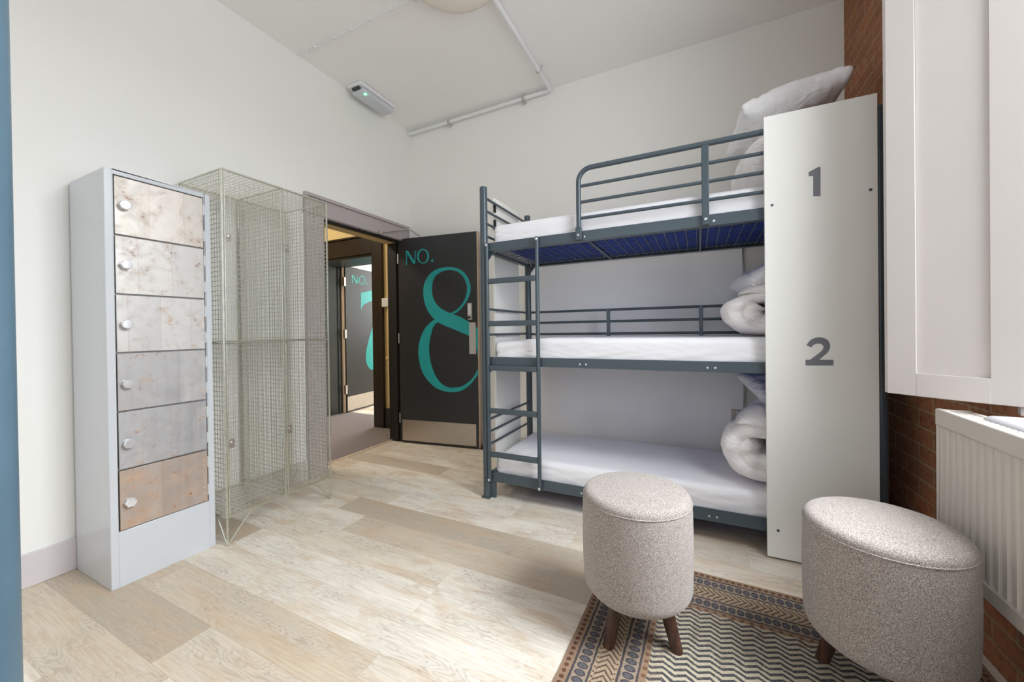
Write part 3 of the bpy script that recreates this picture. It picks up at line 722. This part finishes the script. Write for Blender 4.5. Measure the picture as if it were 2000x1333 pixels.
def mattress(i, z0, z1, label, dz):
    t = thing('mattress', (2.42, -.56, z0), label, 'mattress', 'sheeted mattresses on the three bunks')
    def dsp(p, n, f=sheet_disp(i)):
        d = f(p, n)
        d = d+Vector((0, 0, dz*(max(0, min(1, (p.x-1.48)/.35)))-dz))*(1 if p.z > (z0+z1)/2 else 0)
        return d
    build('fitted_sheet', rounded_box(1.462, 3.345, -.905, -.222, z0, z1, .035, 150, 56, 22, dsp), 'sheet', t, smooth=True, angle=80)
    build('mattress_base', rounded_box(1.53, 3.28, -.86, -.265, z0-.007, z0+.02, .006, 4, 4, 2, lambda p, n: Vector()), 'navy', t)['label'] = 'navy blue underside of the mattress'
    return t
mattress(1, 1.662, 1.818, 'white sheeted mattress on the top bunk with navy underside', 0)
mattress(2, .910, 1.062, 'white sheeted mattress on the middle bunk', .02)
mattress(3, .138, .285, 'white sheeted mattress on the bottom bunk', 0)

# ------------------------------------------------------------------ rolled duvets and pillows
def duvet_roll(c, yaw, L, rx, rz, turns, seed, label, group=None):
    """spiral-wound quilt: a thick padded strip wound about its axis, its ends rounded"""
    ca, sa = math.cos(math.radians(yaw)), math.sin(math.radians(yaw))
    nu, nv = int(turns*44), 26
    th = .92/turns
    def P(ang, rad, v):
        wr = 1+.06*noise.noise(Vector((math.cos(ang)*1.8+seed, math.sin(ang)*1.8, v*2.2)))+.04*noise.noise(Vector((math.cos(ang)*5+seed, math.sin(ang)*5, v*2.5)))+.03*noise.noise(Vector((ang*7, abs(v)*3, seed)))*abs(v)**2
        fl = 1-.14*abs(v)**5
        lx = math.cos(ang)*rad*rx*wr*fl; lz = math.sin(ang)*rad*rz*wr*fl
        if lz < -rz*.78: lz = -rz*.78+(lz+rz*.78)*.2
        vv = v*L/2*(1+.03*math.sin(ang*5+seed)*abs(v))
        return (c[0]+lx*ca-vv*sa, c[1]+lx*sa+vv*ca, c[2]+lz)
    # cross-section across v: a flat lozenge (outer then inner), giving rounded lips at both ends
    ring = []
    for j in range(nv+1):
        v = -1+2*j/nv; ring.append((v, th*.5*(1-abs(v)**6)**.5 if abs(v) < 1 else 0))
    sec = [(v, h) for v, h in ring]+[(v, -h) for v, h in ring[-2:0:-1]]
    ns = len(sec); vs = []; fs = []
    for i in range(nu+1):
        u = i/nu; ang = 2.2+2*PI*turns*(u-1); rad = max(.04, th*.5+(1-th)*u)
        e = min(1, (nu-i)/4+.12)
        for v, h in sec: vs.append(P(ang, rad+h*e*(1+.25*noise.noise(Vector((ang*1.3, v*3, seed)))), v))
    for i in range(nu):
        for k in range(ns): fs.append((i*ns+k, i*ns+(k+1) % ns, (i+1)*ns+(k+1) % ns, (i+1)*ns+k))
    fs.append(tuple(range(ns))); fs.append(tuple(range(nu*ns, (nu+1)*ns)))
    o = build('duvet', MB().add(vs, fs), 'duvet', origin=(c[0], c[1], c[2]-rz*.8), smooth=True, angle=180)
    return tag(o, label, 'duvet', 'rolled duvets at the head of the bunks')
def pillow(c, size, rot, seed, label, fold=0.0, bag=False):
    w, d, h = size; n = 44; m = 32; vs = []; fs = []
    E = Matrix.Rotation(math.radians(rot[2]), 3, 'Z') @ Matrix.Rotation(math.radians(rot[1]), 3, 'Y') @ Matrix.Rotation(math.radians(rot[0]), 3, 'X')
    for side in (1, -1):
        for i in range(n+1):
            for j in range(m+1):
                a = -1+2*i/n; b = -1+2*j/m
                t = ((1-abs(a)**3)*(1-abs(b)**3))**.36
                pin = 1-.07*(1-abs(a)**2)*(abs(b)**3); pin2 = 1-.07*(1-abs(b)**2)*(abs(a)**3)
                x = a*w/2*pin2; y = b*d/2*pin
                wr = .2*noise.noise(Vector((a*2+seed, b*2, side*.4)))+.16*noise.noise(Vector((a*4+seed+b*3, b*6-a*3, 3+side*.4)))
                crease = .03*noise.noise(Vector((a*9+seed, b*4+a*3, 8)))
                z = side*h/2*t*(1+wr)+fold*a*a+crease*(1-t)*.5
                p = E @ Vector((x, y, z)); vs.append((c[0]+p.x, c[1]+p.y, c[2]+p.z))
    K = (n+1)*(m+1)
    for s in (0, 1):
        for i in range(n):
            for j in range(m):
                a = s*K+i*(m+1)+j; q = (a, a+m+1, a+m+2, a+1); fs.append(q if s == 0 else q[::-1])
    o = build('pillow', MB().add(vs, fs), 'pillow', origin=(c[0], c[1], min(v[2] for v in vs)), smooth=True, angle=180)
    return tag(o, label, 'pillow', 'pillows on the rolled duvets')
duvet_roll((3.035, -.56, 1.200), -6, .56, .285, .158, 2.0, 1.0, 'white duvet rolled up on the middle bunk beside the panel')
pillow((3.115, -.53, 1.440), (.46, .56, .13), (2, -22, 6), 2.0, 'white pillow on top of the rolled duvet on the middle bunk')
duvet_roll((3.035, -.585, .480), -14, .60, .265, .222, 2.0, 5.0, 'white duvet rolled up on the bottom bunk in front of the socket')
pillow((3.175, -.47, .752), (.44, .46, .11), (16, -2, 16), 7.0, 'crumpled pale pillow on top of the rolled duvet on the bottom bunk')
duvet_roll((3.10, -.53, 2.00), 4, .55, .27, .205, 2.0, 9.0, 'white duvet bundled on the top bunk behind the panel')
pillow((3.125, -.48, 2.315), (.49, .58, .17), (0, -11, 4), 11.0, 'plump white pillow topping the bedding on the top bunk')

# ------------------------------------------------------------------ board and socket behind the bed
struct(build('trim_10', bx(1.30, 2.968, -.022, -.001, .155, 1.72), 'board', bevel=.001))
struct(build('trim_11', bx(2.968, 2.977, -.026, -.001, .155, 1.72), 'steel'))
sk = thing('wall_socket', (2.965, -.024, .49), 'brushed steel double socket on the back wall behind the bottom duvet', 'socket')
build('faceplate', bx(2.893, 3.037, -.034, -.022, .447, .533), 'steel', sk, bevel=.003)
for x in (2.93, 3.0):
    for q in ((x-.011, x-.005, .47, .478), (x+.005, x+.011, .47, .478), (x-.003, x+.003, .488, .498)): build('socket_hole', bx(q[0], q[1], -.0352, -.0338, q[2], q[3]), 'rubber', sk)
    build('switch', bx(x-.008, x+.008, -.038, -.0342, .506, .524), 'plastic', sk, bevel=.001)

# ------------------------------------------------------------------ window shutter, radiator
SD = Vector((-.778, .628, 0)).normalized(); SN = Vector((-SD.y, SD.x, 0))   # SN points away from the camera side
if SN.dot(CAM-Vector((3.5, -1.45, 0))) < 0: SN = -SN
HP = Vector((3.499, -1.449, 0))                # panel edge measured from the photo
sh = thing('window_shutter', (3.545, -1.47, .86), 'tall off-white panelled window shutter swung open beside the brick wall', 'shutter')
sz = Vector((0, 0, 1))
def sbox(mb, a0, a1, z0, z1, o0, o1): return mb.obox(HP+SD*((a0+a1)/2)+SN*((o0+o1)/2)+sz*((z0+z1)/2), SD, SN, sz, (a1-a0)/2, (o1-o0)/2, (z1-z0)/2)
A0, A1, SZ0, SZ1 = -.072, .245, .866, 2.93
m = MB(); sbox(m, .169, A1, SZ0, SZ1, -.034, 0); sbox(m, A0, .002, SZ0, SZ1, -.034, 0)
sbox(m, .002, .169, SZ0, .944, -.034, 0); sbox(m, .002, .169, SZ1-.09, SZ1, -.034, 0)
build('frame', m, 'shutter', sh, bevel=.0015)
m = MB(); sbox(m, .0021, .1689, .9441, SZ1-.0901, -.026, -.010); build('panel', m, 'shutter', sh)
m = MB(); sbox(m, A1+.0001, A1+.012, SZ0, SZ1, -.034, -.014); build('rebate', m, 'shutter', sh, bevel=.001)
for z in (1.05, 1.55, 2.10, 2.65): build('hinge', MB().tube([HP+SD*A0-SN*.038+sz*(z-.04), HP+SD*A0-SN*.038+sz*(z+.04)], .006, 10), 'steel', sh, smooth=True)

RX, RY1, RY0, RZ0, RZ1 = 3.40, -1.377, -2.70, .345, .833
rd = thing('radiator', (3.45, (RY0+RY1)/2, 0), 'white ribbed panel radiator on the brick wall below the window', 'radiator')
m = MB(); n = 0
y = RY1-.02; prof = []
pitch = .0333
while y > RY0+.02:
    for dy, dx in ((0, .0), (.006, .0), (.012, .009), (.0215, .009), (.0275, .0)): prof.append((RX+.004+dx, y-dy))
    y -= pitch
z0, z1 = RZ0+.045, RZ1-.055
k = len(prof); m.add([(x, yy, z0) for x, yy in prof]+[(x, yy, z1) for x, yy in prof], [(i, i+1, k+i+1, k+i) for i in range(k-1)])
m.box(RX+.0135, RX+.022, RY0+.02, RY1-.02, z0, z1)
build('front_panel', m, 'radiator', rd, smooth=True, angle=25)
build('header', bx(RX, RX+.018, RY0, RY1, z1-.002, RZ1), 'radiator', rd, bevel=.005)
build('header', bx(RX, RX+.018, RY0, RY1, RZ0, z0+.002), 'radiator', rd, bevel=.005)
build('side_cover', bx(RX+.002, RX+.085, RY1-.014, RY1, RZ0+.004, RZ1-.002), 'radiator', rd, bevel=.004)
build('side_cover', bx(RX+.002, RX+.085, RY0, RY0+.014, RZ0+.004, RZ1-.002), 'radiator', rd, bevel=.004)
build('back_panel', bx(RX+.07, RX+.085, RY0+.02, RY1-.02, RZ0, RZ1-.004), 'radiator', rd)
m = MB()
for k in range(60): yy = RY0+.03+k*(RY1-RY0-.06)/59; m.box(RX+.022, RX+.07, yy-.006, yy+.006, RZ1-.012, RZ1-.006)
build('top_grille', m, 'radiator', rd)
for yy in (RY1-.2, RY0+.2): build('bracket', bx(RX+.085, W-.001, yy-.02, yy+.02, RZ0+.1, RZ1-.08), 'radiator', rd)
for yy in (RY1-.03, RY0+.03): build('valve_pipe', MB().tube([(W-.0095, yy+.15, .0), (W-.0095, yy+.15, .20), (W-.016, yy+.14, .225), (RX+.06, yy+.01, .245), (RX+.045, yy, .26), (RX+.045, yy, RZ0+.03)], .0085, 12).lathe([(.014, .27), (.018, .275), (.018, .31), (.012, .315)], (RX+.045, yy, 0), 14), 'steel', rd, smooth=True)

# ------------------------------------------------------------------ rug and stools
RW, RH = 1.225, 1.75
m = rounded_box(0, RW, -RH, 0, 0, .007, .002, 40, 50, 1, lambda p, n: Vector((.0035*noise.noise(Vector((p.y*9, 0, 1))) if p.x < .02 else 0, .003*noise.noise(Vector((p.x*9, 4, 1))) if p.y > -.02 else 0, 0)))
rug = build('rug', m, rug_mat(RW, RH)); rug.location = (2.292, -1.222, .0004); rug.rotation_euler = (0, 0, math.radians(-1.6))
tag(rug, 'patterned rug with navy zigzag rows and oval-dotted borders under the stools', 'rug')
def stool(loc, legs, label):
    t = thing('stool', loc, label, 'stool', 'grey wool stools on the rug')
    c = Vector(loc); r = .19; z0, z1 = loc[2]+.149, loc[2]+.522
    prof = [(0, z0)]+[(r-.05+.05*math.sin(a), z0+.05-.05*math.cos(a)) for a in [PI/2*k/8 for k in range(9)]]
    prof += [(r+.002, z0+.12), (r+.003, z0+.2), (r+.001, z1-.06), (r-.001, z1-.034)]
    body = [(a, b) for a, b in prof]
    build('seat_body', MB().lathe(body, (c.x, c.y, 0), 64), 'wool', t, smooth=True)
    topp = [(r-.001, z1-.034)]+[(r-.028+.027*math.cos(a), z1-.03+.026*math.sin(a)) for a in [PI/2*k/8 for k in range(1, 9)]]+[(r-.08, z1+.001), (r-.13, z1+.004), (0, z1+.005)]
    build('seat_top', MB().lathe(topp, (c.x, c.y, 0), 64), 'wool', t, smooth=True)
    pts = [(c.x+(r-.0005)*math.cos(a), c.y+(r-.0005)*math.sin(a), z1-.033) for a in [2*PI*k/64 for k in range(65)]]
    build('piping', MB().tube(pts, .0022, 6), 'wool', t, smooth=True)
    for a in legs:
        a = math.radians(a); d = Vector((math.cos(a), math.sin(a), 0))
        b0, b1 = c+d*.146, c+d*.100+Vector((0, 0, .165)); vs_ = []
        for k in range(5):
            p = b0.lerp(b1, k/4); rr = .0195+.0065*k/4
            vs_ += [(p.x+rr*math.cos(q), p.y+rr*math.sin(q), p.z) for q in [2*PI*i/18 for i in range(18)]]
        fs_ = [(k*18+i, k*18+(i+1) % 18, (k+1)*18+(i+1) % 18, (k+1)*18+i) for k in range(4) for i in range(18)]+[tuple(range(18)), tuple(range(72, 90))]
        build('leg', MB().add(vs_, fs_), 'walnut', t, smooth=True)
    return t
stool((2.478, -1.69, .0078), (-122, -19, 110), 'round grey wool stool on dark legs in front of the bottom bunk')
stool((3.180, -1.636, .0078), (153, 30, 272), 'round grey wool stool on dark legs close to the radiator')

# ------------------------------------------------------------------ ceiling fittings
def clip_x(mb, x, y, z): return mb.box(x-.011, x+.011, y-.026, y+.026, z-.003, z+.019)
cp = thing('conduit_pipe', (1.572, -.03, 3.15), 'white conduit pipe along the ceiling corner, turning across the ceiling', 'pipe')
el = [(1.572-.03*(1-math.cos(t)), -.034-.03*(1-math.sin(t)), 3.168) for t in [PI/2*k/6 for k in range(7)]]
build('pipe', MB().tube([(1.572, FR+.3, 3.168), (1.572, -.08, 3.168)]+el+[(1.50, -.034, 3.168), (.002, -.034, 3.156)], .0165, 14), 'plastic', cp, smooth=True)
for yy in (-.31, -1.35):
    m = MB().tube([(1.572+.019*math.cos(a), yy, 3.168+.019*math.sin(a)) for a in [PI+PI*k/10 for k in range(11)]], .005, 8).tube([(1.553, yy, 3.168), (1.543, yy, HC-.001)], .005, 8).tube([(1.591, yy, 3.168), (1.605, yy, HC-.001)], .005, 8)
    build('pipe_clip', m, 'alu', cp, smooth=True)
for xx, zz in ((1.317, 3.167), (.521, 3.161)):
    m = MB().box(xx-.010, xx+.010, -.055, -.001, zz-.030, zz-.019).box(xx-.012, xx+.012, -.058, -.05, zz-.02, zz+.02).tube([(xx, -.034, zz-.02), (xx, -.034, zz-.055)], .009, 10)
    build('pipe_clip', m, 'alu', cp, bevel=.002)
cb = thing('ceiling_cable', (.6, -1.245, HC-.01), 'thin white cable clipped straight across the ceiling to the round lamp', 'cable')
build('cable', MB().tube([(.001, -1.249, HC-.006)]+[(x/20, -1.245+.004*math.sin(x*1.7), HC-.006) for x in range(2, 26)], .0045, 8), 'plastic', cb, smooth=True)
for x in (.11, .203, .399, .564, .747, .926, 1.1): build('cable_clip', bx(x-.008, x+.008, -1.257, -1.234, HC-.014, HC), 'plastic', cb, bevel=.002)
lp = thing('ceiling_lamp', (1.457, -1.333, HC), 'round cream ceiling lamp at the top edge of the photo', 'lamp')
R_ = .287
build('base_ring', MB().lathe([(.12, HC), (.12, HC-.03)], (1.457, -1.333, 0), 40), 'plastic', lp, smooth=True)
build('shade', MB().lathe([(.11, HC-.02), (R_-.04, HC-.028), (R_-.008, HC-.042), (R_, HC-.056), (R_-.01, HC-.07), (R_-.06, HC-.09), (.12, HC-.106), (0, HC-.112)], (1.457, -1.333, 0), 56), 'lampglass', lp, smooth=True)
ex_ = thing('emergency_light', (.125, -.62, HC-.035), 'white emergency light bulkhead with a glowing green indicator on the ceiling', 'emergency light')
m = rounded_box(.055, .205, -.835, -.430, HC-.034, HC-.001, .010, 6, 8, 4, lambda p, n: Vector())
build('base', m, 'plastic', ex_, smooth=True)
m = rounded_box(.062, .198, -.80, -.437, HC-.078, HC-.033, .018, 8, 16, 8, lambda p, n: Vector())
build('diffuser', m, 'grey', ex_, smooth=True)
build('cable_gland', bx(.085, .165, -.822, -.797, HC-.05, HC-.030), 'darkgrey', ex_, bevel=.003)
g = G('green_led'); g.fin(lin(60, 230, 120), .3); g.b.inputs['Emission Color'].default_value = (.05, 1, .25, 1); g.b.inputs['Emission Strength'].default_value = 14
build('indicator', MB().lathe([(.009, HC-.0785), (.008, HC-.084), (0, HC-.086)], (.182, -.765, 0), 14), g.m, ex_, smooth=True)['label'] = 'glowing green light'

# ------------------------------------------------------------------ blue bed end close to the camera
qx, qy = 1.7918, -2.9918
be = thing('bunk_bed', (qx, qy, 0), 'bright blue metal bed post at the left edge, close to the camera', 'bunk bed')
build('post', MB().tube([(qx, qy, .004), (qx, qy, 2.20)], .030, 28).lathe([(.03, 2.20), (.026, 2.206), (0, 2.207)], (qx, qy, 0), 28), 'bluepost', be, smooth=True)
build('post', MB().tube([(qx, qy-.73, .004), (qx, qy-.73, 2.20)], .030, 28).lathe([(.03, 2.20), (.026, 2.206), (0, 2.207)], (qx, qy-.73, 0), 28), 'bluepost', be, smooth=True)
for z in (.30, .42, .54, 1.08, 1.20, 1.32, 1.80, 1.92, 2.04): build('end_bar', MB().tube([(qx, qy-.028, z), (qx, qy-.70, z)], .010, 10), 'bluepost', be, smooth=True)
build('foot_cap', MB().lathe([(.034, 0), (.034, .02), (.03, .03), (0, .03)], (qx, qy-.73, 0), 24), 'rubber', be, smooth=True)
build('foot_cap', MB().lathe([(.034, 0), (.034, .02), (.03, .03), (0, .03)], (qx, qy, 0), 24), 'rubber', be, smooth=True)

# ------------------------------------------------------------------ light
w = bpy.data.worlds.new('world'); S.world = w; w.use_nodes = True
w.node_tree.nodes['Background'].inputs[0].default_value = (.80, .90, 1.0, 1); w.node_tree.nodes['Background'].inputs[1].default_value = .05
def area(name, loc, to, sx, sy, power, col):
    l = bpy.data.lights.new(name, 'AREA'); l.shape = 'RECTANGLE'; l.size = sx; l.size_y = sy; l.energy = power; l.color = col
    o = bpy.data.objects.new(name, l); COL.objects.link(o); o.location = loc
    o.rotation_euler = (Vector(to)-Vector(loc)).to_track_quat('-Z', 'Z').to_euler()
    return o
a, b = win[0]; ym = (a+b)/2
area('window_daylight', (xr+1.0, ym+.22, 3.7), (1.5, ym+.22, 0), 2.2, 1.7, 355, (.91, .96, 1.0))      # sky high above the street
area('window_daylight', (xr+.05, ym, (WZ0+WZ1)/2), (0, ym, 1.2), 2.1, 1.4, 49, (.93, .97, 1.0))        # daylight across the street
area('window_daylight', ((FX0+FX1)/2, FR-.3, 1.85), ((FX0+FX1)/2, 0, 1.6), FX1-FX0, FZ1-FZ0, 30, (.90, .95, 1.0))  # fill light for the room, through the added window behind the camera
area('corridor_lamp', (-1.6, -1.2, HC-.05), (-1.6, -1.2, 0), .5, .5, 46, (1, .88, .7))
area('lobby_daylight', (-1.6, 3.3, 1.9), (-1.8, 0, 1.2), 1.6, 1.6, 100, (.95, .98, 1))

vs = S.view_settings; vs.view_transform = 'Standard'; vs.look = 'None'; vs.exposure = 0.08; vs.gamma = 1.0; vs.use_curve_mapping = False
S.cycles.max_bounces = 10; S.cycles.diffuse_bounces = 6
